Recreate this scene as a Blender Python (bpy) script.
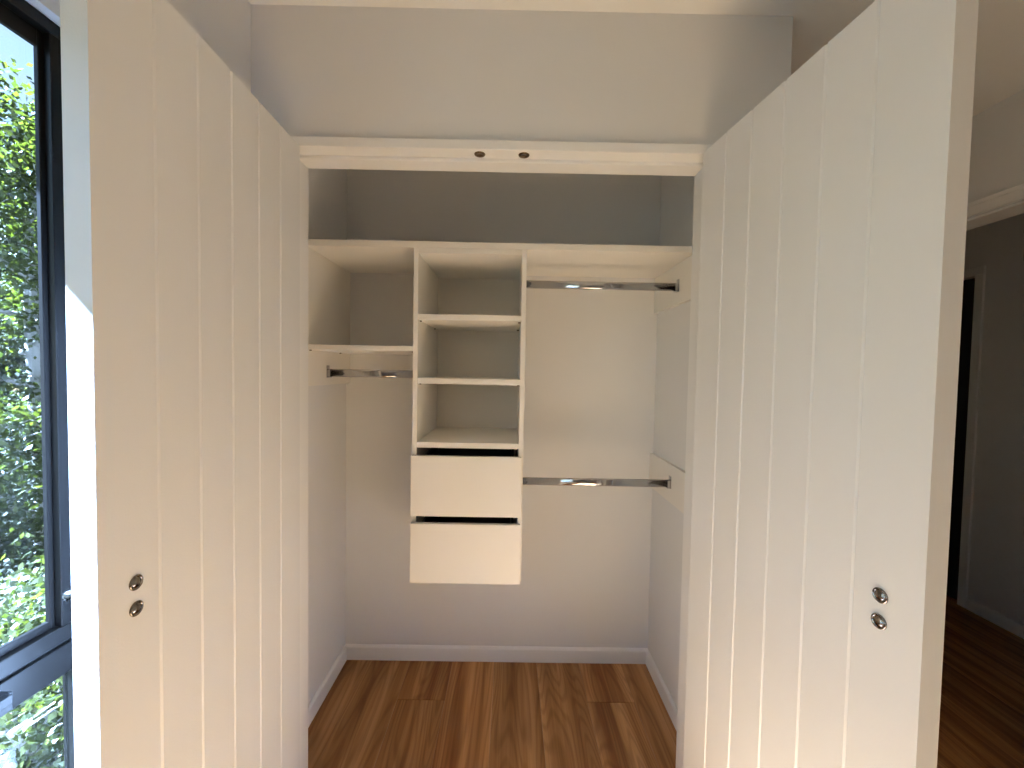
import bpy, bmesh, math, random
import numpy as np
from mathutils import Vector, Matrix

for _o in list(bpy.data.objects):
    bpy.data.objects.remove(_o)
scene = bpy.context.scene
COL = scene.collection

# ------------------------------------------------------------------ camera
F_PX, YAW, PITCH, ROLL, CAM_H = 397.48, 0.0048, -0.033, 0.0176, 1.3048
cam_data = bpy.data.cameras.new('camera')
cam_data.sensor_fit = 'HORIZONTAL'
cam_data.sensor_width = 36.0
cam_data.lens = F_PX / 1024.0 * 36.0
cam_data.clip_start = 0.02
cam_data.clip_end = 300.0
cam = bpy.data.objects.new('camera', cam_data)
COL.objects.link(cam)
Rz = Matrix.Rotation(-YAW, 3, 'Z')
Rx = Matrix.Rotation(math.radians(90) + PITCH, 3, 'X')
Rr = Matrix.Rotation(ROLL, 3, 'Z')
cam.matrix_world = Matrix.Translation((0, 0, CAM_H)) @ (Rz @ Rx @ Rr).to_4x4()
scene.camera = cam

# ------------------------------------------------------------------ daylight
SUN_TRAVEL = Vector((1.0, 0.30, -1.15)).normalized()
SUN_STRENGTH = 80.0
SKY_STRENGTH = 0.13
EXPOSURE = 2.06

to_sun = -SUN_TRAVEL
world = bpy.data.worlds.new('sky')
scene.world = world
world.use_nodes = True
wn, wl = world.node_tree.nodes, world.node_tree.links
wn.clear()
w_out = wn.new('ShaderNodeOutputWorld')
w_bg = wn.new('ShaderNodeBackground')
w_sky = wn.new('ShaderNodeTexSky')
w_sky.sky_type = 'NISHITA'
w_sky.sun_disc = False
w_sky.sun_elevation = math.asin(to_sun.z)
w_sky.sun_rotation = math.atan2(to_sun.x, to_sun.y)
w_sky.air_density = 1.0
w_sky.dust_density = 0.15
w_sky.ozone_density = 2.0
w_bg.inputs['Strength'].default_value = SKY_STRENGTH
# thin broken cloud over the whole sky
w_tc = wn.new('ShaderNodeTexCoord')
w_map = wn.new('ShaderNodeMapping')
w_map.inputs['Scale'].default_value = (1.0, 1.0, 2.2)
w_noise = wn.new('ShaderNodeTexNoise')
w_noise.inputs['Scale'].default_value = 3.2
w_noise.inputs['Detail'].default_value = 7.0
w_noise.inputs['Roughness'].default_value = 0.6
w_ramp = wn.new('ShaderNodeValToRGB')
w_ramp.color_ramp.elements[0].position = 0.50
w_ramp.color_ramp.elements[0].color = (0, 0, 0, 1)
w_ramp.color_ramp.elements[1].position = 0.72
w_ramp.color_ramp.elements[1].color = (0.75, 0.75, 0.75, 1)
w_mix = wn.new('ShaderNodeMixRGB')
w_mix.inputs['Color2'].default_value = (2.2, 2.4, 2.6, 1)
wl.new(w_tc.outputs['Generated'], w_map.inputs['Vector'])
wl.new(w_map.outputs['Vector'], w_noise.inputs['Vector'])
wl.new(w_noise.outputs['Fac'], w_ramp.inputs['Fac'])
wl.new(w_ramp.outputs['Color'], w_mix.inputs['Fac'])
wl.new(w_sky.outputs['Color'], w_mix.inputs['Color1'])
wl.new(w_mix.outputs['Color'], w_bg.inputs['Color'])
wl.new(w_bg.outputs['Background'], w_out.inputs['Surface'])

sun_data = bpy.data.lights.new('sun', 'SUN')
sun_data.energy = SUN_STRENGTH
sun_data.angle = math.radians(0.53)
sun_data.color = (0.44, 0.605, 1.0)
sun = bpy.data.objects.new('sun', sun_data)
COL.objects.link(sun)
sun.rotation_euler = SUN_TRAVEL.to_track_quat('-Z', 'Y').to_euler()
sun.location = (-6, -3, 8)

vs = scene.view_settings
vs.view_transform = 'Standard'
vs.look = 'None'
vs.exposure = EXPOSURE
vs.gamma = 1.0
vs.use_curve_mapping = False
cy = scene.cycles
cy.use_denoising = True
cy.max_bounces = 14
cy.diffuse_bounces = 10
cy.glossy_bounces = 6
cy.transmission_bounces = 8
cy.transparent_max_bounces = 12
cy.caustics_reflective = False
cy.caustics_refractive = False
cy.sample_clamp_indirect = 6.0

# ------------------------------------------------------------------ materials
def new_mat(name):
    m = bpy.data.materials.new(name)
    m.use_nodes = True
    nt = m.node_tree
    return m, nt.nodes, nt.links, nt.nodes['Principled BSDF']

def paint(name, col, rough=0.55, bump=0.04, scale=260.0, var=0.03, spec=0.4, coords='Object'):
    m, n, l, b = new_mat(name)
    tc = n.new('ShaderNodeTexCoord')
    big = n.new('ShaderNodeTexNoise'); big.inputs['Scale'].default_value = 2.3
    big.inputs['Detail'].default_value = 3
    l.new(tc.outputs[coords], big.inputs['Vector'])
    mix = n.new('ShaderNodeMixRGB')
    mix.inputs['Color1'].default_value = (*[c * (1 - var) for c in col], 1)
    mix.inputs['Color2'].default_value = (*[min(1, c * (1 + var)) for c in col], 1)
    l.new(big.outputs['Fac'], mix.inputs['Fac'])
    l.new(mix.outputs['Color'], b.inputs['Base Color'])
    fine = n.new('ShaderNodeTexNoise'); fine.inputs['Scale'].default_value = scale
    fine.inputs['Detail'].default_value = 2
    l.new(tc.outputs[coords], fine.inputs['Vector'])
    bp = n.new('ShaderNodeBump'); bp.inputs['Strength'].default_value = bump
    bp.inputs['Distance'].default_value = 0.002
    l.new(fine.outputs['Fac'], bp.inputs['Height'])
    l.new(bp.outputs['Normal'], b.inputs['Normal'])
    b.inputs['Roughness'].default_value = rough
    b.inputs['Specular IOR Level'].default_value = spec
    return m

M_WALL = paint('matt_wall_paint', (0.715, 0.725, 0.74), 0.75, 0.05, 180, spec=0.25)
M_CEIL = paint('flat_ceiling_paint', (0.79, 0.79, 0.785), 0.8, 0.05, 180, spec=0.2)
M_DOOR = paint('satin_door_paint', (0.735, 0.75, 0.77), 0.42, 0.12, 330, spec=0.45)
M_TRIM = paint('satin_trim_paint', (0.80, 0.81, 0.82), 0.4, 0.05, 300)
M_MELA = paint('white_melamine', (0.78, 0.765, 0.73), 0.38, 0.02, 500, 0.015)
M_EXT = paint('exterior_cladding_paint', (0.55, 0.55, 0.54), 0.7, 0.05, 60)
M_GROUND = paint('outdoor_lawn', (0.040, 0.040, 0.026), 0.95, 0.4, 30, 0.3)
M_ALU = paint('dark_anodised_aluminium', (0.0075, 0.0070, 0.0068), 0.34, 0.02, 600, 0.04, 0.28)
M_SEAL = paint('black_rubber_seal', (0.008, 0.008, 0.009), 0.6, 0.05, 300)
M_PIN = paint('brown_plastic_pin', (0.10, 0.07, 0.05), 0.5, 0.02, 300)
M_DRAWER = paint('dark_drawer_metal', (0.10, 0.11, 0.11), 0.4, 0.02, 300)
M_UNLIT = paint('unlit_opening_black', (0.012, 0.012, 0.014), 0.5, 0.05, 200)  # near-black colour standing in for the darkness beyond the hall doorway

def metal(name, col, rough, aniso=False):
    m, n, l, b = new_mat(name)
    b.inputs['Metallic'].default_value = 1.0
    b.inputs['Base Color'].default_value = (*col, 1)
    tc = n.new('ShaderNodeTexCoord')
    nz = n.new('ShaderNodeTexNoise'); nz.inputs['Scale'].default_value = 90
    l.new(tc.outputs['Object'], nz.inputs['Vector'])
    mr = n.new('ShaderNodeMapRange')
    mr.inputs['To Min'].default_value = rough * 0.7
    mr.inputs['To Max'].default_value = rough * 1.3
    l.new(nz.outputs['Fac'], mr.inputs['Value'])
    l.new(mr.outputs['Result'], b.inputs['Roughness'])
    return m

M_CHROME = metal('polished_chrome', (0.55, 0.55, 0.56), 0.12)
M_CAP = metal('aged_nickel', (0.26, 0.23, 0.20), 0.16)
M_NICKEL = metal('brushed_nickel', (0.16, 0.155, 0.15), 0.25)
M_BRONZE = metal('dark_catch_plate', (0.20, 0.14, 0.09), 0.3)
M_GREYMETAL = paint('grey_handle_enamel', (0.020, 0.022, 0.024), 0.4, 0.02, 300, 0.03, 0.3)

def glass(name):
    m = bpy.data.materials.new(name); m.use_nodes = True
    n, l = m.node_tree.nodes, m.node_tree.links
    n.clear()
    out = n.new('ShaderNodeOutputMaterial')
    tr = n.new('ShaderNodeBsdfTransparent'); tr.inputs['Color'].default_value = (0.80, 0.84, 0.83, 1)
    gl = n.new('ShaderNodeBsdfGlossy'); gl.inputs['Roughness'].default_value = 0.01
    lw = n.new('ShaderNodeLayerWeight')          # Schlick reflectance, alike on both faces of the pane
    pw = n.new('ShaderNodeMath'); pw.operation = 'POWER'; pw.inputs[1].default_value = 5.0
    l.new(lw.outputs['Facing'], pw.inputs[0])
    ma = n.new('ShaderNodeMath'); ma.operation = 'MULTIPLY_ADD'; ma.inputs[1].default_value = 0.95; ma.inputs[2].default_value = 0.04
    l.new(pw.outputs[0], ma.inputs[0])
    mx = n.new('ShaderNodeMixShader')
    l.new(ma.outputs[0], mx.inputs['Fac'])
    l.new(tr.outputs['BSDF'], mx.inputs[1]); l.new(gl.outputs['BSDF'], mx.inputs[2])
    l.new(mx.outputs['Shader'], out.inputs['Surface'])
    return m
M_GLASS = glass('tinted_window_glass')

def oak(name):
    m, n, l, b = new_mat(name)
    tc = n.new('ShaderNodeTexCoord')
    oi = n.new('ShaderNodeObjectInfo')
    off = n.new('ShaderNodeVectorMath'); off.operation = 'SCALE'
    off.inputs[0].default_value = (3.7, 11.3, 5.1)
    l.new(oi.outputs['Random'], off.inputs['Scale'])
    add = n.new('ShaderNodeVectorMath'); add.operation = 'ADD'
    l.new(tc.outputs['Object'], add.inputs[0]); l.new(off.outputs['Vector'], add.inputs[1])
    def stretched(sx, sy):
        mp = n.new('ShaderNodeMapping'); mp.inputs['Scale'].default_value = (sx, sy, 1)
        l.new(add.outputs['Vector'], mp.inputs['Vector']); return mp
    # broad lengthwise tone bands
    mb = stretched(19, 0.45)
    nb = n.new('ShaderNodeTexNoise'); nb.inputs['Scale'].default_value = 1.0; nb.inputs['Detail'].default_value = 2
    l.new(mb.outputs['Vector'], nb.inputs['Vector'])
    rb = n.new('ShaderNodeValToRGB')
    cr = rb.color_ramp
    cr.elements[0].position = 0.32; cr.elements[0].color = (0.25, 0.094, 0.030, 1)
    cr.elements[1].position = 0.68; cr.elements[1].color = (0.60, 0.335, 0.148, 1)
    e = cr.elements.new(0.5); e.color = (0.46, 0.228, 0.086, 1)
    l.new(nb.outputs['Fac'], rb.inputs['Fac'])
    # cathedral rings
    mr_ = stretched(7.0, 0.75)
    nr = n.new('ShaderNodeTexNoise'); nr.inputs['Scale'].default_value = 1.0; nr.inputs['Detail'].default_value = 1.5
    nr.inputs['Distortion'].default_value = 0.3
    l.new(mr_.outputs['Vector'], nr.inputs['Vector'])
    mul = n.new('ShaderNodeMath'); mul.operation = 'MULTIPLY'; mul.inputs[1].default_value = 150.0
    l.new(nr.outputs['Fac'], mul.inputs[0])
    sn = n.new('ShaderNodeMath'); sn.operation = 'SINE'; l.new(mul.outputs[0], sn.inputs[0])
    rr = n.new('ShaderNodeValToRGB')
    rr.color_ramp.elements[0].position = 0.0; rr.color_ramp.elements[0].color = (0.66, 0.58, 0.50, 1)
    rr.color_ramp.elements[1].position = 0.6; rr.color_ramp.elements[1].color = (1.05, 1.04, 1.02, 1)
    mra = n.new('ShaderNodeMapRange'); mra.inputs['From Min'].default_value = -1
    l.new(sn.outputs[0], mra.inputs['Value']); l.new(mra.outputs['Result'], rr.inputs['Fac'])
    mx1 = n.new('ShaderNodeMixRGB'); mx1.blend_type = 'MULTIPLY'; mx1.inputs['Fac'].default_value = 0.55
    l.new(rb.outputs['Color'], mx1.inputs['Color1']); l.new(rr.outputs['Color'], mx1.inputs['Color2'])
    # fine pores
    mf = stretched(260, 6)
    nf = n.new('ShaderNodeTexNoise'); nf.inputs['Scale'].default_value = 1.0; nf.inputs['Detail'].default_value = 2
    l.new(mf.outputs['Vector'], nf.inputs['Vector'])
    rf = n.new('ShaderNodeValToRGB')
    rf.color_ramp.elements[0].position = 0.3; rf.color_ramp.elements[0].color = (0.78, 0.76, 0.74, 1)
    rf.color_ramp.elements[1].position = 0.6; rf.color_ramp.elements[1].color = (1, 1, 1, 1)
    l.new(nf.outputs['Fac'], rf.inputs['Fac'])
    mx2 = n.new('ShaderNodeMixRGB'); mx2.blend_type = 'MULTIPLY'; mx2.inputs['Fac'].default_value = 0.7
    l.new(mx1.outputs['Color'], mx2.inputs['Color1']); l.new(rf.outputs['Color'], mx2.inputs['Color2'])
    hs = n.new('ShaderNodeHueSaturation')
    vr = n.new('ShaderNodeMapRange'); vr.inputs['To Min'].default_value = 0.88; vr.inputs['To Max'].default_value = 1.12
    l.new(oi.outputs['Random'], vr.inputs['Value']); l.new(vr.outputs['Result'], hs.inputs['Value'])
    l.new(mx2.outputs['Color'], hs.inputs['Color'])
    l.new(hs.outputs['Color'], b.inputs['Base Color'])
    b.inputs['Roughness'].default_value = 0.42
    b.inputs['Specular IOR Level'].default_value = 0.35
    bp = n.new('ShaderNodeBump'); bp.inputs['Strength'].default_value = 0.08; bp.inputs['Distance'].default_value = 0.001
    l.new(nf.outputs['Fac'], bp.inputs['Height']); l.new(bp.outputs['Normal'], b.inputs['Normal'])
    return m
M_OAK = oak('oak_laminate')
M_SLAB = paint('subfloor', (0.10, 0.06, 0.03), 0.9)

def leaf_mat(name, c1, c2):
    m, n, l, b = new_mat(name)
    geo = n.new('ShaderNodeNewGeometry')
    rp = n.new('ShaderNodeValToRGB')
    rp.color_ramp.elements[0].color = (*c1, 1); rp.color_ramp.elements[1].color = (*c2, 1)
    l.new(geo.outputs['Random Per Island'], rp.inputs['Fac'])
    l.new(rp.outputs['Color'], b.inputs['Base Color'])
    b.inputs['Roughness'].default_value = 0.45
    tl = n.new('ShaderNodeBsdfTranslucent')
    br = n.new('ShaderNodeMixRGB'); br.blend_type = 'MULTIPLY'; br.inputs['Fac'].default_value = 1
    br.inputs['Color2'].default_value = (1.5, 1.6, 0.6, 1)
    l.new(rp.outputs['Color'], br.inputs['Color1']); l.new(br.outputs['Color'], tl.inputs['Color'])
    mx = n.new('ShaderNodeMixShader'); mx.inputs['Fac'].default_value = 0.45
    l.new(b.outputs['BSDF'], mx.inputs[1]); l.new(tl.outputs['BSDF'], mx.inputs[2])
    l.new(mx.outputs['Shader'], n['Material Output'].inputs['Surface'])
    return m
M_LEAF_A = leaf_mat('bright_green_leaf', (0.024, 0.034, 0.007), (0.072, 0.080, 0.018))
M_LEAF_B = leaf_mat('deep_green_leaf', (0.012, 0.019, 0.006), (0.034, 0.043, 0.012))
M_BARK = paint('pale_grey_bark', (0.30, 0.28, 0.25), 0.9, 0.6, 40, 0.35)

# ------------------------------------------------------------------ helpers
def link(name, me, parent=None, loc=(0, 0, 0), mat=None, smooth=False):
    if mat is not None:
        me.materials.clear(); me.materials.append(mat)
    o = bpy.data.objects.new(name, me)
    COL.objects.link(o)
    if parent is not None:
        o.parent = parent
    o.location = loc
    if smooth:
        me.polygons.foreach_set('use_smooth', [True] * len(me.polygons))
    return o

def bm_box(bm, x0, x1, y0, y1, z0, z1):
    v = [bm.verts.new(p) for p in ((x0, y0, z0), (x1, y0, z0), (x1, y1, z0), (x0, y1, z0),
                                   (x0, y0, z1), (x1, y0, z1), (x1, y1, z1), (x0, y1, z1))]
    for f in ((0, 3, 2, 1), (4, 5, 6, 7), (0, 1, 5, 4), (1, 2, 6, 5), (2, 3, 7, 6), (3, 0, 4, 7)):
        bm.faces.new([v[i] for i in f])

def to_mesh(bm, name, bevel=0.0, seg=1):
    if bevel > 0:
        bmesh.ops.bevel(bm, geom=list(bm.edges), offset=bevel, segments=seg, affect='EDGES', profile=0.5)
    bmesh.ops.recalc_face_normals(bm, faces=bm.faces)
    me = bpy.data.meshes.new(name); bm.to_mesh(me); bm.free()
    return me

def wpos(o):
    p = Vector((0, 0, 0))
    while o is not None:
        p += o.location; o = o.parent
    return p

def box(name, x0, x1, y0, y1, z0, z1, mat, parent=None, bevel=0.0, seg=1):
    """box given in world coordinates (or the parent's own frame when it is turned)"""
    cx, cy_, = (x0 + x1) / 2, (y0 + y1) / 2
    bm = bmesh.new()
    bm_box(bm, x0 - cx, x1 - cx, y0 - cy_, y1 - cy_, 0, z1 - z0)
    me = to_mesh(bm, name, bevel, seg)
    loc = Vector((cx, cy_, z0))
    if parent is not None:
        loc -= wpos(parent)
    return link(name, me, parent, loc, mat)

def boxes(name, rects, mat, parent=None, origin=(0, 0, 0)):
    bm = bmesh.new(); ox, oy, oz = origin
    for (x0, x1, y0, y1, z0, z1) in rects:
        bm_box(bm, x0 - ox, x1 - ox, y0 - oy, y1 - oy, z0 - oz, z1 - oz)
    me = to_mesh(bm, name)
    loc = Vector(origin)
    if parent is not None:
        loc -= wpos(parent)
    return link(name, me, parent, loc, mat)

def empty(name, loc=(0, 0, 0), rotz=0.0):
    o = bpy.data.objects.new(name, None)
    o.empty_display_size = 0.1
    COL.objects.link(o); o.location = loc; o.rotation_euler = (0, 0, rotz)
    return o

def tag(o, label, cat, group=None, kind=None):
    o['label'] = label; o['category'] = cat
    if group: o['group'] = group
    if kind: o['kind'] = kind
    return o

def lathe(name, prof, mat, parent=None, loc=(0, 0, 0), rot=(0, 0, 0), n=28):
    """profile of (radius, height) turned about local z"""
    bm = bmesh.new(); rings = []
    for r, z in prof:
        if r < 1e-6:
            rings.append([bm.verts.new((0, 0, z))])
        else:
            rings.append([bm.verts.new((r * math.cos(2 * math.pi * i / n), r * math.sin(2 * math.pi * i / n), z)) for i in range(n)])
    for a, b in zip(rings, rings[1:]):
        for i in range(n):
            j = (i + 1) % n
            if len(a) == 1 and len(b) == 1: continue
            if len(a) == 1: bm.faces.new((a[0], b[i], b[j]))
            elif len(b) == 1: bm.faces.new((a[i], b[0], a[j]))
            else: bm.faces.new((a[i], b[i], b[j], a[j]))
    me = to_mesh(bm, name)
    o = link(name, me, parent, loc, mat, smooth=True)
    o.rotation_euler = rot
    return o

# ------------------------------------------------------------------ key planes
S = 0.8823                            # ratio from survey units of the near half of the room to metres
def NZ(z): return CAM_H + (z - CAM_H) * S
XLW, XRW = -0.7196, 1.94 * S          # room side walls
YW, YH = 1.260 * S, 1.3646 * S        # closet front wall: room face, inner face
YBACK, YREAR = 1.75, -3.60            # closet back wall, wall behind the camera
XCL, XCR = -0.7196, 0.6407           # closet side walls
YC = 1.2480 * S                       # front of the closet frame, just proud of the wall
XBUMP = 0.8536 * S                       # outer corner of the closet
ZC = NZ(2.414)
X0, X1, ZI = -0.6903 * S, 0.6106 * S, NZ(1.973)  # inner edges of the closet door frame
X0R, X1R, ZR = -0.7010 * S, 0.6215 * S, NZ(1.9848)  # rebate edges
XHALL = 2.62
YREC = 2.02                          # end of the recess right of the closet
WT = 0.078                           # outside wall thickness

# ------------------------------------------------------------------ floor
floor = box('floor', XLW - 0.02, XHALL + 0.9, YREAR, 3.0, -0.06, -0.012, M_SLAB)
tag(floor, 'warm oak laminate plank floor running into the closet', 'floor', kind='structure')
PW, SEAM0 = 0.188, -0.048
rng = random.Random(5)
bm = bmesh.new(); bm_box(bm, -PW / 2 + 0.0004, PW / 2 - 0.0004, -0.5992, 0.5992, -0.012, 0.0)
bmesh.ops.bevel(bm, geom=[e for e in bm.edges if all(abs(v.co.z) < 1e-6 for v in e.verts)], offset=0.0007, segments=1, affect='EDGES')
plank_mesh = to_mesh(bm, 'plank'); plank_mesh.materials.append(M_OAK)
plank_short = {}
def add_plank(xc, ya, yb):
    L = yb - ya
    if abs(L - 1.2) < 1e-4:
        me = plank_mesh
    else:
        key = round(L, 3)
        if key not in plank_short:
            b2 = bmesh.new(); bm_box(b2, -PW / 2 + 0.0004, PW / 2 - 0.0004, -L / 2 + .0008, L / 2 - .0008, -0.012, 0.0)
            plank_short[key] = to_mesh(b2, 'plank'); plank_short[key].materials.append(M_OAK)
        me = plank_short[key]
    link('plank', me, floor, Vector((xc, (ya + yb) / 2, 0)) - floor.location)
for k in range(-5, 15):
    xa = SEAM0 + k * PW
    if xa + PW < XLW or xa > XHALL: continue
    joint = 1.53 if k in (-2, 2) else {-4: 0.95, -3: 1.10, -1: 0.98, 0: 1.16, 1: 0.90, 3: 1.05}.get(k, rng.uniform(0.6, 1.7))
    y = joint
    while y > YREAR: y -= 1.2
    yend = YBACK if xa + PW < XBUMP else 2.75
    while y < yend:
        a, b = max(y, YREAR), min(y + 1.2, yend + 0.03)
        if b - a > 0.03: add_plank(xa + PW / 2, a, b)
        y += 1.2

# ------------------------------------------------------------------ room shell
WIN_Y0, WIN_Y1, WIN_Z0, WIN_Z1 = -0.85, 0.812 * S, NZ(0.36), NZ(1.921)
wall_left = boxes('wall_left', [
    (XLW - WT, XLW, YREAR - 0.1, WIN_Y0, 0, ZC),
    (XLW - WT, XLW, WIN_Y1, YBACK + 0.1, 0, ZC),
    (XLW - WT, XLW, WIN_Y0, WIN_Y1, WIN_Z1, ZC),
    (XLW - WT, XLW, WIN_Y0, WIN_Y1, 0, WIN_Z0)], M_WALL, origin=(XLW, 0, 0))
tag(wall_left, 'pale painted side wall holding the dark window', 'wall', kind='structure')
wall_front = boxes('wall_front', [
    (XLW, X0R - 0.022, YW, YH, 0, ZC),
    (X1R + 0.022, XBUMP, YW, YH, 0, ZC),
    (X0R - 0.022, X1R + 0.022, YW, YH, ZR + 0.022, ZC)], M_WALL, origin=(0, YW, 0))
tag(wall_front, 'pale painted wall around and above the closet opening', 'wall', kind='structure')
wall_cr = box('wall_closet_right', XCR, XBUMP, YH, YBACK, 0, ZC, M_WALL)
tag(wall_cr, 'closet side wall behind the right hanging rails', 'wall', kind='structure')
wall_cb = box('wall_closet_back', XLW, XBUMP, YBACK, YREC + 0.1, 0, ZC, M_WALL)
tag(wall_cb, 'plain painted back wall inside the closet', 'wall', kind='structure')
wall_rec = box('wall_recess', XBUMP, XRW, YREC, YREC + 0.1, 0, ZC, M_WALL)
tag(wall_rec, 'wall at the end of the recess beside the closet', 'wall', kind='structure')
DR0, DR1, DRZ = 1.34 * S, 1.98 * S, NZ(1.985)     # doorway in the right wall
wall_right = boxes('wall_right', [
    (XRW, XRW + 0.1, YREAR, DR0, 0, ZC), (XRW, XRW + 0.1, DR1, YREC + 0.1, 0, ZC),
    (XRW, XRW + 0.1, DR0, DR1, DRZ, ZC)], M_WALL, origin=(XRW, 0, 0))
tag(wall_right, 'shaded wall with a doorway to the dark hall', 'wall', kind='structure')
wall_rear = box('wall_rear', XLW - WT, XRW + 0.1, YREAR - 0.1, YREAR, 0, ZC, M_WALL)
tag(wall_rear, 'painted wall behind the viewer', 'wall', kind='structure')
ceiling = box('ceiling', XLW - WT, XHALL + 1.0, YREAR - 0.15, 3.1, ZC, ZC + 0.08, M_CEIL)
tag(ceiling, 'flat cream ceiling over the room and closet', 'ceiling', kind='structure')
shade_eave = box('shade_eave', -1.366, XLW - WT, YREAR - 0.6, 3.4, ZC - 0.004, ZC + 0.10, M_EXT)  # unseen overhang added, its depth set to shade the upper left door edge
tag(shade_eave, 'unseen soffit added outside the window wall to shade the door edge', 'shade_eave', kind='structure')
# hall beyond the doorway
HD0, HD1, HDZ = 2.25, 2.95, 1.885
wall_hall = boxes('wall_hall', [
    (XHALL, XHALL + 0.1, 0.2, HD0, 0, ZC), (XHALL, XHALL + 0.1, HD0, 3.0, HDZ, ZC)], M_WALL, origin=(XHALL, 0, 0))
tag(wall_hall, 'dark hall wall with a black doorway', 'wall', kind='structure')
wall_he = boxes('wall_hall_end', [(XRW, XHALL + 1.0, 2.95, 3.05, 0, ZC), (XRW + 0.1, XHALL + 1.0, 0.1, 0.2, 0, ZC),
                                  (XHALL + 0.9, XHALL + 1.0, 0.2, 2.95, 0, ZC), (XRW, XRW + 0.1, YREC + 0.1, 2.95, 0, ZC)], M_WALL, origin=(XHALL, 3, 0))
tag(wall_he, 'unlit wall closing the far end of the hall', 'wall', kind='structure')

# baseboards (rounded top edge)
def baseboard(name, p, q, nrm, label, h=0.066, t=0.011):
    p, q, nrm = Vector(p), Vector(q), Vector(nrm)
    prof = [(0, 0), (t, 0), (t, h - 0.009), (t - 0.003, h - 0.004), (t - 0.007, h), (0, h)]
    bm = bmesh.new(); rings = []
    for e in (p, q):
        rings.append([bm.verts.new((e.x - p.x + nrm.x * a, e.y - p.y + nrm.y * a, b)) for a, b in prof])
    for i in range(len(prof)):
        j = (i + 1) % len(prof)
        bm.faces.new((rings[0][i], rings[0][j], rings[1][j], rings[1][i]))
    bm.faces.new(rings[0]); bm.faces.new(rings[1][::-1])
    o = link(name, to_mesh(bm, name), None, (p.x, p.y, 0), M_TRIM)
    return tag(o, label, 'baseboard', kind='structure')
baseboard('baseboard_closet_back', (XCL, YBACK), (XCR, YBACK), (0, -1), 'white baseboard along the closet back wall')
baseboard('baseboard_closet_left', (XCL, YH), (XCL, YBACK - 0.011), (1, 0), 'white baseboard on the closet wall below the short rail')
baseboard('baseboard_closet_right', (XCR, YH), (XCR, YBACK - 0.011), (-1, 0), 'white baseboard on the closet wall below the two long rails')
baseboard('baseboard_hall', (XHALL, 0.2), (XHALL, HD0 - 0.05), (-1, 0), 'baseboard on the dark hall wall')
baseboard('baseboard_room_right', (XRW, YREAR), (XRW, DR0 - 0.06), (-1, 0), 'baseboard on the wall before the doorway')
baseboard('baseboard_room_left', (XLW, YREAR), (XLW, YC), (1, 0), 'baseboard under the dark window')

# ------------------------------------------------------------------ closet door frame
fr = empty('trim_1', (0, YC, 0))
tag(fr, 'white rebated timber frame around the closet opening', 'door frame', kind='structure')
box('head_jamb', X0R - 0.022, X1R + 0.022, YC, YH, ZR, NZ(2.0145), M_TRIM, fr, 0.0014)
box('side_jamb', X0R - 0.022, X0R, YC, YH, 0, ZR, M_TRIM, fr, 0.0025, 2)
box('side_jamb', X1R, X1R + 0.022, YC, YH, 0, ZR, M_TRIM, fr, 0.0025, 2)
box('door_stop', X0R, X1R, 1.2985 * S, YH, ZI, ZR, M_TRIM, fr, 0.0018)
box('door_stop', X0R, X0, 1.2985 * S, YH, 0, ZI, M_TRIM, fr, 0.0025, 2)
box('door_stop', X1, X1R, 1.2985 * S, YH, 0, ZI, M_TRIM, fr, 0.0025, 2)
for cx in (-0.108 * S, 0.031 * S):
    c = lathe('catch_plate', [(0, 0.0005), (0.006, 0.0005), (0.0065, -0.001), (0.0105, -0.0012), (0.0145, -0.0010), (0.0155, 0.001)],
              M_BRONZE, fr, Vector((cx, 1.2755 * S, ZR - 0.0008)) - fr.location)
    c['label'] = 'small round dark metal catch plate'

# ------------------------------------------------------------------ closet doors
DOOR_W, DOOR_T, DOOR_Z0, DOOR_Z1 = 0.628 * S, 0.0403 * S, 0.006, NZ(1.9825)
GROOVES = [g * 1.022 * S for g in (0.1043, 0.201, 0.3015, 0.4015, 0.502)]
KD, KZ = 0.5508 * 1.022 * S, (NZ(0.924), NZ(0.8778))
def board_mesh(w, h, t, ch=0.0030, left=True, right=True):
    """tongue board lying in x (width) and z, its face at y = 0 towards -y, long edges chamfered"""
    pl = [(0, t), (0, ch if left else 0)] + ([(ch, 0)] if left else []) + ([(w - ch, 0)] if right else []) + [(w, ch if right else 0), (w, t)]
    bm = bmesh.new()
    a = [bm.verts.new((x, y, 0)) for x, y in pl]; b = [bm.verts.new((x, y, h)) for x, y in pl]
    n_ = len(pl)
    for i in range(n_):
        j = (i + 1) % n_
        bm.faces.new((a[i], a[j], b[j], b[i]))
    bm.faces.new(a[::-1]); bm.faces.new(b)
    return to_mesh(bm, 'board')

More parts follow.
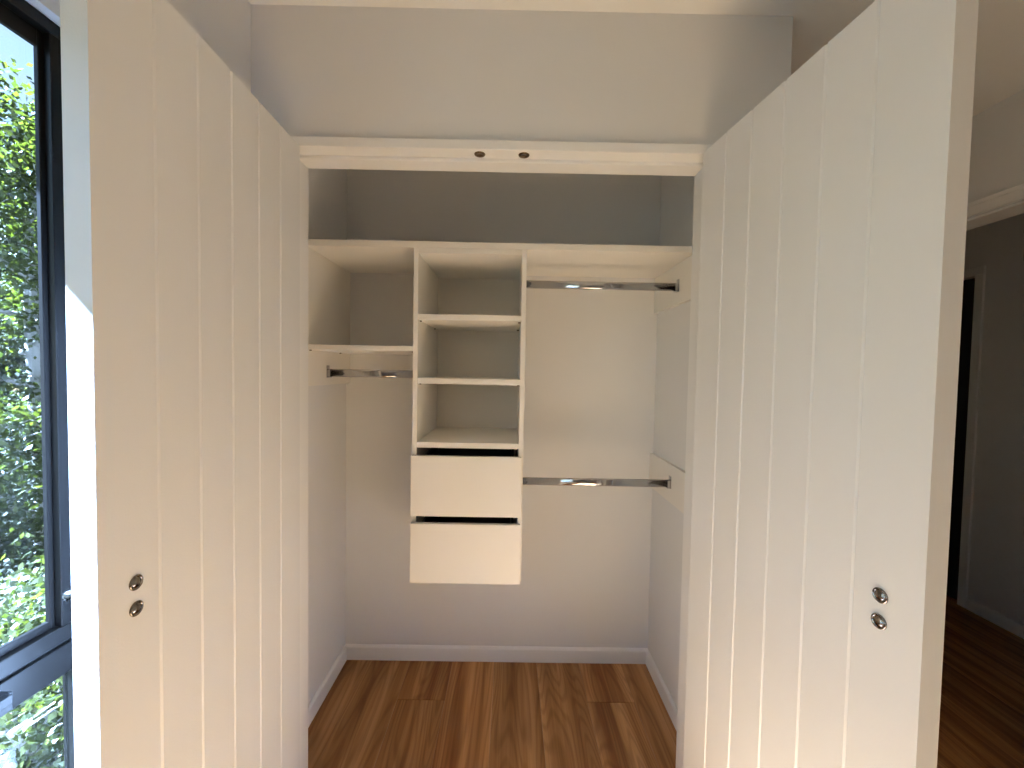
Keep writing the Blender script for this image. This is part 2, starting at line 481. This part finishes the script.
def closet_door(name, hinge, ang, mirror, label):
    """local frame: x runs from hinge edge to free edge, y = 0 is the inner (closet) face, +y the outer face"""
    d = empty(name, (hinge[0], hinge[1], DOOR_Z0))
    d.rotation_euler = (0, 0, ang)
    tag(d, label, 'closet door', kind='structure')
    H = DOOR_Z1 - DOOR_Z0
    s = -1 if mirror else 1          # side of the outer face
    def yb(y0, y1): return (y0, y1) if s > 0 else (-y1, -y0)
    bt = 0.009
    c0, c1 = yb(bt, DOOR_T - bt)
    bm = bmesh.new(); bm_box(bm, 0, DOOR_W, c0, c1, 0, H)
    link('core', to_mesh(bm, 'core'), d, (0, 0, 0), M_DOOR)
    edges = [0.0] + GROOVES + [DOOR_W]
    for face in (0, 1):
        for i, (a, b) in enumerate(zip(edges, edges[1:])):
            me = board_mesh(b - a - 0.0001 * (i < 5), H, bt, left=i > 0, right=i < 5)
            inner = face == 0
            for v in me.vertices:
                y = v.co.y if inner else DOOR_T - v.co.y
                v.co.y = s * y
            bm = bmesh.new(); bm.from_mesh(me); bmesh.ops.recalc_face_normals(bm, faces=bm.faces); bm.to_mesh(me); bm.free()
            link('board', me, d, (a, 0, 0), M_DOOR)
    for z in KZ:
        o = lathe('fixing_cap', [(0.0112, -0.0005), (0.0116, 0.0010), (0.0108, 0.0024), (0.0096, 0.0026), (0.0086, 0.0014), (0.0076, 0.0013), (0.0062, 0.0024), (0.0035, 0.0034), (0, 0.0037)],
                  M_CAP, d, (KD, 0, z - DOOR_Z0), (math.radians(90) * s, 0, 0))
        o['label'] = 'round dark nickel fixing cap'
    zk = sum(KZ) / 2 + 0.0 - DOOR_Z0
    k = lathe('door_knob', [(0.016, 0.0), (0.016, 0.004), (0.007, 0.006), (0.0045, 0.048), (0.0075, 0.054), (0.0088, 0.060), (0.0080, 0.066), (0.0045, 0.0705), (0, 0.0715)],
              M_NICKEL, d, (KD, s * DOOR_T, zk), (math.radians(-90) * s, 0, 0))
    k['label'] = 'small rounded nickel knob'
    for z in (0.20, 0.95, 1.66):     # butt hinge knuckles on the outer hinge corner
        lathe('hinge', [(0, 0), (0.005, 0), (0.005, 0.085), (0, 0.085)], M_NICKEL, d, (-0.002, s * (DOOR_T + 0.001), z), n=14)
    return d

def leaf_angle(dx, dy): return math.atan2(dy, dx)
closet_door('door_1', (-0.6591 * S, 1.2478 * S), leaf_angle(0.02, -1.0), True,
            'white grooved closet door beside the window, opened towards the viewer')
closet_door('door_2', (0.5794 * S, 1.2372 * S), leaf_angle(math.sin(0.132), -math.cos(0.132)), False,
            'white grooved closet door nearest the dark hall, opened towards the viewer')

# ------------------------------------------------------------------ closet fittings
YS = 1.3706
YI = YBACK - 0.002
BV = 0.0007
shelf = box('closet_shelf', XCL + 0.0008, XCR - 0.0008, YS, YI, 1.7195, 1.7410, M_MELA, bevel=BV)
tag(shelf, 'long cream shelf spanning the whole closet above the drawer tower', 'shelf')
ls = empty('closet_shelf', (-0.52, 1.56, 1.3668))
tag(ls, 'short cream shelf beside the tower above the short hanging rail', 'shelf')
XP = XCL + 0.0168    # face of the left side panel
box('board', XP + 0.0005, -0.3365, YS, YI, 1.3668, 1.3835, M_MELA, ls, BV)
def pin(parent, x, y, z, s):
    p = box('shelf_pin', min(x, x + s * 0.009), max(x, x + s * 0.006), y - 0.003, y + 0.003, z - 0.004, z - 0.0004, M_PIN, parent, 0.0006)
    return p
for y in (YS + 0.025, 1.64):
    pin(ls, XP + 0.0004, y, 1.3668, 1)
    pin(ls, -0.3365, y, 1.3668, -1)
sp = box('closet_side_panel', XCL + 0.0004, XP, YS + 0.004, YI, 1.239, 1.7190, M_MELA, bevel=BV)
tag(sp, 'tall cream panel on the closet wall carrying the short shelf and rail', 'panel')
XQ = XCR - 0.0160
ru = box('rail_cleat', XQ, XCR - 0.0004, YS + 0.004, YI, 1.566, 1.7190, M_MELA, bevel=BV)
tag(ru, 'cream wall board under the long shelf holding the upper rail', 'panel')
rl = box('rail_cleat', XQ, XCR - 0.0004, YS + 0.004, YI, 0.807, 0.953, M_MELA, bevel=BV)
tag(rl, 'cream wall board at mid height holding the lower rail', 'panel')

# drawer tower
TX0, TX1, TZ0, TZ1 = -0.3360, 0.0500, 0.5670, 1.7190
TT = 0.0165
tw = empty('drawer_tower', ((TX0 + TX1) / 2, 1.56, TZ0))
tag(tw, 'cream open shelf tower with two drawers hung on the closet back wall', 'cabinet')
box('side_panel', TX0, TX0 + TT, YS, YI - 0.007, TZ0, TZ1, M_MELA, tw, BV)
box('side_panel', TX1 - TT, TX1, YS, YI - 0.007, TZ0, TZ1, M_MELA, tw, BV)
box('back_panel', TX0, TX1, YI - 0.0065, YI, TZ0, TZ1, M_MELA, tw)
ix0, ix1 = TX0 + TT + 0.0003, TX1 - TT - 0.0003
box('top_panel', ix0, ix1, YS + 0.0005, YI - 0.007, 1.7010, TZ1, M_MELA, tw, BV)
box('bottom_panel', ix0, ix1, YS + 0.006, YI - 0.007, TZ0, TZ0 + TT, M_MELA, tw, BV)
for zb in (1.4755, 1.2555):
    s_ = box('shelf', ix0, ix1, YS + 0.003, YI - 0.008, zb, zb + 0.0195, M_MELA, tw, BV)
    for y in (YS + 0.03, 1.66):
        for x, sg in ((ix0, 1), (ix1, -1)):
            pin(s_, x, y, zb, sg)
box('shelf', ix0, ix1, YS + 0.0005, YI - 0.007, 1.0335, 1.0525, M_MELA, tw, BV)
for zt, zb in ((1.0080, 0.7995), (0.7730, 0.5650)):
    dr = empty('drawer', Vector(((TX0 + TX1) / 2, YS, zb)) - tw.location)
    dr.parent = tw
    box('drawer_front', TX0 + 0.0005, TX1 - 0.006, YS - 0.0170, YS - 0.0010, zb, zt, M_MELA, dr, BV)
    bx0, bx1 = ix0 + 0.012, ix1 - 0.012
    box('drawer_side', bx0, bx0 + 0.010, YS - 0.0008, 1.70, zb + 0.025, zt - 0.012, M_DRAWER, dr, 0.001)
    box('drawer_side', bx1 - 0.010, bx1, YS - 0.0008, 1.70, zb + 0.025, zt - 0.012, M_DRAWER, dr, 0.001)
    box('drawer_base', bx0 + 0.0102, bx1 - 0.0102, YS - 0.0008, 1.70, zb + 0.025, zb + 0.037, M_DRAWER, dr)
    box('drawer_back', bx0 + 0.0102, bx1 - 0.0102, 1.688, 1.70, zb + 0.0372, zt - 0.012, M_DRAWER, dr)

# hanging rails: oval tube with end sockets
def rail(xa, xb, y, z, label, sock_a, sock_b):
    r = empty('hanging_rail', ((xa + xb) / 2, y, z))
    tag(r, label, 'clothes rail', 'chrome hanging rails in the closet')
    n_ = 28; hw, hh = 0.0075, 0.0148
    prof = []
    for i in range(n_):
        t = 2 * math.pi * i / n_
        c, s = math.cos(t), math.sin(t)
        prof.append((hw * c, (hh - hw) * (1 if s >= 0 else -1) * min(1, abs(s) * 6) + hw * s))
    bm = bmesh.new()
    a = [bm.verts.new((xa + 0.002 - r.location.x, py, pz)) for py, pz in prof]
    b = [bm.verts.new((xb - 0.002 - r.location.x, py, pz)) for py, pz in prof]
    for i in range(n_):
        j = (i + 1) % n_
        bm.faces.new((a[i], a[j], b[j], b[i]))
    bm.faces.new(a[::-1]); bm.faces.new(b)
    link('tube', to_mesh(bm, 'tube'), r, (0, 0, 0), M_CHROME, smooth=False)
    for f in r.children[0].data.polygons: f.use_smooth = len(f.vertices) == 4
    for x, sgn, on in ((xa, 1, sock_a), (xb, -1, sock_b)):
        if not on: continue
        x_in = x + sgn * (0.0030 if on == 'tall' else 0.0015)
        s = empty('end_socket', Vector((x, y, z)) - r.location); s.parent = r
        tall = on == 'tall'
        box('wall_plate', min(x, x_in), max(x, x_in), y - 0.0105, y + 0.0105, z - (0.0185 if tall else 0.0152), z + (0.0285 if tall else 0.0150), M_CHROME, s, 0.0012, 2)
        if not tall: continue
        x_o = x + sgn * 0.014
        box('cup_lip', min(x_in, x_o), max(x_in, x_o), y - 0.0098, y + 0.0098, z - 0.0178, z - 0.0152, M_CHROME, s, 0.0008)
        box('cup_lip', min(x_in, x_o), max(x_in, x_o), y - 0.0098, y - 0.0078, z - 0.0150, z + 0.0130, M_CHROME, s, 0.0006)
    return r
rail(XP, TX0, 1.533, 1.2850, 'short chrome rail between the side panel and the tower', 'tall', 'low')
rail(TX1, XQ, 1.501, 1.6300, 'long chrome rail just under the long shelf', 'low', 'tall')
rail(TX1, XQ, 1.518, 0.8815, 'long chrome rail at mid height beside the drawers', 'low', 'tall')

# ------------------------------------------------------------------ window
XF = -0.835 * S      # room face of the window frame
win = empty('window_1', (XF, (WIN_Y0 + WIN_Y1) / 2, WIN_Z0))
tag(win, 'dark aluminium window with a fixed pane above an opening sash', 'window', kind='structure')
wy0, wy1, wz0, wz1 = WIN_Y0 + 0.001, WIN_Y1 - 0.001, WIN_Z0 + 0.001, WIN_Z1 - 0.001
FX0 = XF - 0.034
JA, JB = wy0 + 0.035, 0.774 * S
box('frame_jamb', FX0, XF, JB, wy1, wz0, wz1, M_ALU, win, 0.001)
box('frame_jamb', FX0, XF, wy0, JA, wz0, wz1, M_ALU, win, 0.001)
box('frame_head', FX0, XF, JA, JB, NZ(1.897), wz1, M_ALU, win, 0.001)
box('frame_sill', FX0, XF, JA, JB, wz0, wz0 + 0.03, M_ALU, win, 0.001)
box('transom', FX0, XF, JA, JB, NZ(0.7780), NZ(0.8080), M_ALU, win, 0.001)
# fixed light: flange, stepped bead, pane
zb, zt_hi = NZ(0.8080) + 0.0003, NZ(1.897) - 0.0003
fa, fb = JA + 0.030, 0.7360 * S
box('glazing_flange', XF - 0.012, XF, fb, JB - 0.0003, zb, zt_hi, M_ALU, win, 0.001)
box('glazing_flange', XF - 0.012, XF, JA + 0.0003, fa, zb, zt_hi, M_ALU, win, 0.001)
ba, bb = JA + 0.036, 0.7285 * S
XB0, XB1 = XF - 0.020, XF - 0.0123
box('glazing_bead', XB0, XB1, bb, JB - 0.0003, zb, zt_hi, M_ALU, win, 0.001)
box('glazing_bead', XB0, XB1, JA + 0.0003, ba, zb, zt_hi, M_ALU, win, 0.001)
box('glazing_bead', XB0, XB1, ba, bb, zb, NZ(0.8230), M_ALU, win, 0.001)
box('glazing_bead', XB0, XB1, ba, bb, NZ(1.866), zt_hi, M_ALU, win, 0.001)
box('pane', XF - 0.0255, XF - 0.0205, ba - 0.008, bb + 0.008, zb, zt_hi, M_GLASS, win)
# lower awning sash
sh = empty('sash', Vector((XF, (JA + JB) / 2, wz0 + 0.032)) - win.location); sh.parent = win
sy0, sy1, sz0, sz1 = JA + 0.0005, JB - 0.0005, wz0 + 0.033, NZ(0.7700)
XS = XF - 0.001
sr = sz1 - NZ(0.7140)
box('sash_rail', XS - 0.026, XS, sy0, sy1, sz1 - sr, sz1, M_ALU, sh, 0.001)
box('sash_rail', XS - 0.026, XS, sy0, sy1, sz0, sz0 + sr, M_ALU, sh, 0.001)
box('sash_stile', XS - 0.022, XS, sy0, sy0 + 0.016, sz0 + sr, sz1 - sr, M_ALU, sh, 0.001)
box('sash_stile', XS - 0.022, XS, 0.7570 * S, sy1, sz0 + sr, sz1 - sr, M_ALU, sh, 0.001)
box('pane', XS - 0.017, XS - 0.012, sy0 + 0.016, 0.7570 * S, sz0 + sr, sz1 - sr, M_GLASS, sh)
box('seal', XS - 0.024, XS - 0.008, sy0, sy1, sz1 + 0.0003, NZ(0.7780) - 0.0003, M_SEAL, win)
bm = bmesh.new()
bm_box(bm, 0, 0.018, -0.016, 0.016, -0.014, 0.014)
bm_box(bm, 0.012, 0.026, -0.120, 0.010, 0.001, 0.015)
link('handle', to_mesh(bm, 'handle', 0.002, 2), sh, Vector((XS + 0.0004, 0.628 * S, NZ(0.744))) - wpos(sh), M_GREYMETAL)['label'] = 'grey metal window handle'

# ------------------------------------------------------------------ doorway trims on the right
t2 = empty('trim_2', (XRW, (DR0 + DR1) / 2, 0))
tag(t2, 'pale casing around the doorway to the dark hall', 'door casing', kind='structure')
box('head_casing', XRW - 0.012, XRW, DR0 - 0.055, DR1 + 0.055, DRZ + 0.004, NZ(2.045), M_TRIM, t2, 0.002)
box('head_casing', XRW - 0.018, XRW - 0.0122, DR0 - 0.055, DR1 + 0.055, NZ(2.027), NZ(2.045), M_TRIM, t2, 0.002)
box('side_casing', XRW - 0.012, XRW, DR0 - 0.055, DR0 - 0.004, 0, DRZ + 0.0035, M_TRIM, t2, 0.002)
box('side_casing', XRW - 0.012, XRW, DR1 + 0.004, DR1 + 0.055, 0, DRZ + 0.0035, M_TRIM, t2, 0.002)
box('head_jamb', XRW - 0.004, XRW + 0.104, DR0, DR1, DRZ - 0.008, DRZ - 0.0005, M_TRIM, t2, 0.0015)
box('side_jamb', XRW - 0.004, XRW + 0.104, DR0, DR0 + 0.018, 0, DRZ - 0.0085, M_TRIM, t2, 0.0015)
box('side_jamb', XRW - 0.004, XRW + 0.104, DR1 - 0.018, DR1, 0, DRZ - 0.0085, M_TRIM, t2, 0.0015)
t3 = empty('trim_3', (XHALL, HD0, 0))
tag(t3, 'pale casing around the black doorway in the hall', 'door casing', kind='structure')
box('side_casing', XHALL - 0.012, XHALL, HD0 - 0.045, HD0 - 0.002, 0, HDZ + 0.002, M_TRIM, t3, 0.002)
box('head_casing', XHALL - 0.012, XHALL, HD0 - 0.045, 2.945, HDZ + 0.0025, HDZ + 0.048, M_TRIM, t3, 0.002)
dd = box('unlit_opening', XHALL + 0.03, XHALL + 0.07, HD0 + 0.003, 2.945, 0.003, HDZ - 0.003, M_UNLIT)  # black sheet filling the hall doorway, its shade painted as colour
tag(dd, 'black sheet standing in for the shade of the far hall doorway', 'door', kind='structure')

# ------------------------------------------------------------------ outdoors
ground = box('ground', -30, -0.90, -25, 30, -0.9, -0.8, M_GROUND)
tag(ground, 'dark grassy ground outside below the window', 'ground', kind='structure')
ground2 = box('ground', -0.90, 12, -25, YREAR - 0.16, -0.9, -0.8, M_GROUND)
tag(ground2, 'dark grassy ground outside behind the room', 'ground', kind='structure')

def tree(label, base, height, spread, n_leaf, seed, mat, crown0=0.25, leaf=0.075, name='broadleaf_tree', cat='tree'):
    rg = np.random.default_rng(seed)
    t = empty(name, base)
    tag(t, label, cat, cat + 's outside the window')
    # skeleton: trunk, limbs, twigs as tapered tubes
    segs = []
    top = np.array([rg.normal(0, .1), rg.normal(0, .1), height * 0.92])
    pts = [np.array([0, 0, 0.0]), np.array([rg.normal(0, .06), rg.normal(0, .06), height * .3]), np.array([rg.normal(0, .12), rg.normal(0, .12), height * .62]), top]
    rad = [0.085, 0.062, 0.040, 0.010]
    for i in range(3): segs.append((pts[i], pts[i + 1], rad[i], rad[i + 1]))
    tips = []
    nl = 34
    for i in range(nl):
        f = crown0 + (0.95 - crown0) * i / (nl - 1)
        k = min(2, int(f * 3 / 0.92)); g = np.clip((f - k * .31) / .31, 0, 1)
        p = pts[k] * (1 - g) + pts[k + 1] * g
        a = i * 2.4 + rg.normal(0, .3)
        L = spread * (1.0 - 0.75 * abs((f - 0.45)) ** 1.3) * rg.uniform(.65, 1.05) * (1 - max(0, f - .72) * 1.7)
        d = np.array([math.cos(a), math.sin(a), rg.uniform(.15, .7)])
        q = p + d * L * .55; e = q + (d + np.array([0, 0, .25])) * L * .42
        segs.append((p, q, .022, .013)); segs.append((q, e, .013, .004))
        for m_ in range(7):
            s = rg.uniform(.25, 1.0)
            b0 = p + (e - p) * s
            dv = rg.normal(0, 1, 3); dv /= np.linalg.norm(dv); dv[2] = abs(dv[2]) * .7
            b1 = b0 + dv * spread * rg.uniform(.12, .3)
            segs.append((b0, b1, .006, .002)); tips.append((b0, b1))
        tips.append((q, e))
    V, Fq = [], []
    ns = 7
    for a, b, ra, rb in segs:
        ax = b - a; ax = ax / (np.linalg.norm(ax) + 1e-9)
        u = np.cross(ax, [0.3, 0.5, 0.8]); u /= np.linalg.norm(u); w = np.cross(ax, u)
        o = len(V)
        for c, r in ((a, ra), (b, rb)):
            for i in range(ns):
                th = 2 * math.pi * i / ns
                V.append(tuple(c + (u * math.cos(th) + w * math.sin(th)) * r))
        for i in range(ns):
            j = (i + 1) % ns
            Fq.append((o + i, o + j, o + ns + j, o + ns + i))
    me = bpy.data.meshes.new('trunk_and_branches'); me.from_pydata(V, [], Fq); me.update()
    link('trunk_and_branches', me, t, (0, 0, 0), M_BARK, smooth=True)
    # leaves gathered round the twigs
    ti = rg.integers(0, len(tips), n_leaf)
    A = np.array([x[0] for x in tips])[ti]; B = np.array([x[1] for x in tips])[ti]
    s = rg.uniform(.2, 1.15, (n_leaf, 1))
    P = A + (B - A) * s + rg.normal(0, .085, (n_leaf, 3))
    d1 = rg.normal(0, 1, (n_leaf, 3)); d1[:, 2] -= .5; d1 /= np.linalg.norm(d1, axis=1, keepdims=True)
    up = rg.normal(0, .6, (n_leaf, 3)) + np.array([0, 0, 1.0])
    d2 = np.cross(d1, up); d2 /= np.linalg.norm(d2, axis=1, keepdims=True)
    ln = leaf * rg.uniform(.7, 1.3, (n_leaf, 1)); wd = ln * .34
    n3 = np.cross(d2, d1)
    v0 = P; v1 = P + d1 * ln * .45 + d2 * wd - n3 * ln * .05; v2 = P + d1 * ln; v3 = P + d1 * ln * .45 - d2 * wd - n3 * ln * .05
    VV = np.stack([v0, v1, v2, v3], 1).reshape(-1, 3)
    me = bpy.data.meshes.new('foliage')
    me.vertices.add(len(VV)); me.vertices.foreach_set('co', VV.ravel())
    me.loops.add(n_leaf * 4); me.loops.foreach_set('vertex_index', np.arange(n_leaf * 4, dtype=np.int32))
    me.polygons.add(n_leaf); me.polygons.foreach_set('loop_start', np.arange(0, n_leaf * 4, 4, dtype=np.int32))
    me.update(); me.validate()
    o = link('foliage', me, t, (0, 0, 0), mat); o['kind'] = 'stuff'
    return t
tree('bright leafy tree with a pale trunk just outside the window', (-3.5, 3.0, -0.8), 3.9, 1.25, 42000, 3, M_LEAF_A, 0.12, 0.042)
tree('dark full tree standing behind the bright leafy tree', (-7.4, 6.3, -0.8), 4.9, 2.3, 42000, 8, M_LEAF_B, 0.06, 0.085)
tree('broad dark tree standing apart from the bright leafy tree', (-6.4, 1.0, -0.8), 4.6, 1.8, 26000, 12, M_LEAF_B, 0.10, 0.070)
tree('rounded dark tree farthest back beyond the window', (-11.2, 2.2, -0.8), 6.0, 2.6, 24000, 31, M_LEAF_B, 0.06, 0.10)
tree('dark tree outside, farthest from the closet side of the window', (-7.2, -3.4, -0.8), 4.6, 1.7, 20000, 44, M_LEAF_B, 0.08, 0.080)
tree('low leafy shrub seen through the lower window pane', (-1.75, 1.55, -0.8), 1.15, 0.55, 18000, 21, M_LEAF_A, 0.05, 0.028, 'leafy_shrub', 'shrub')
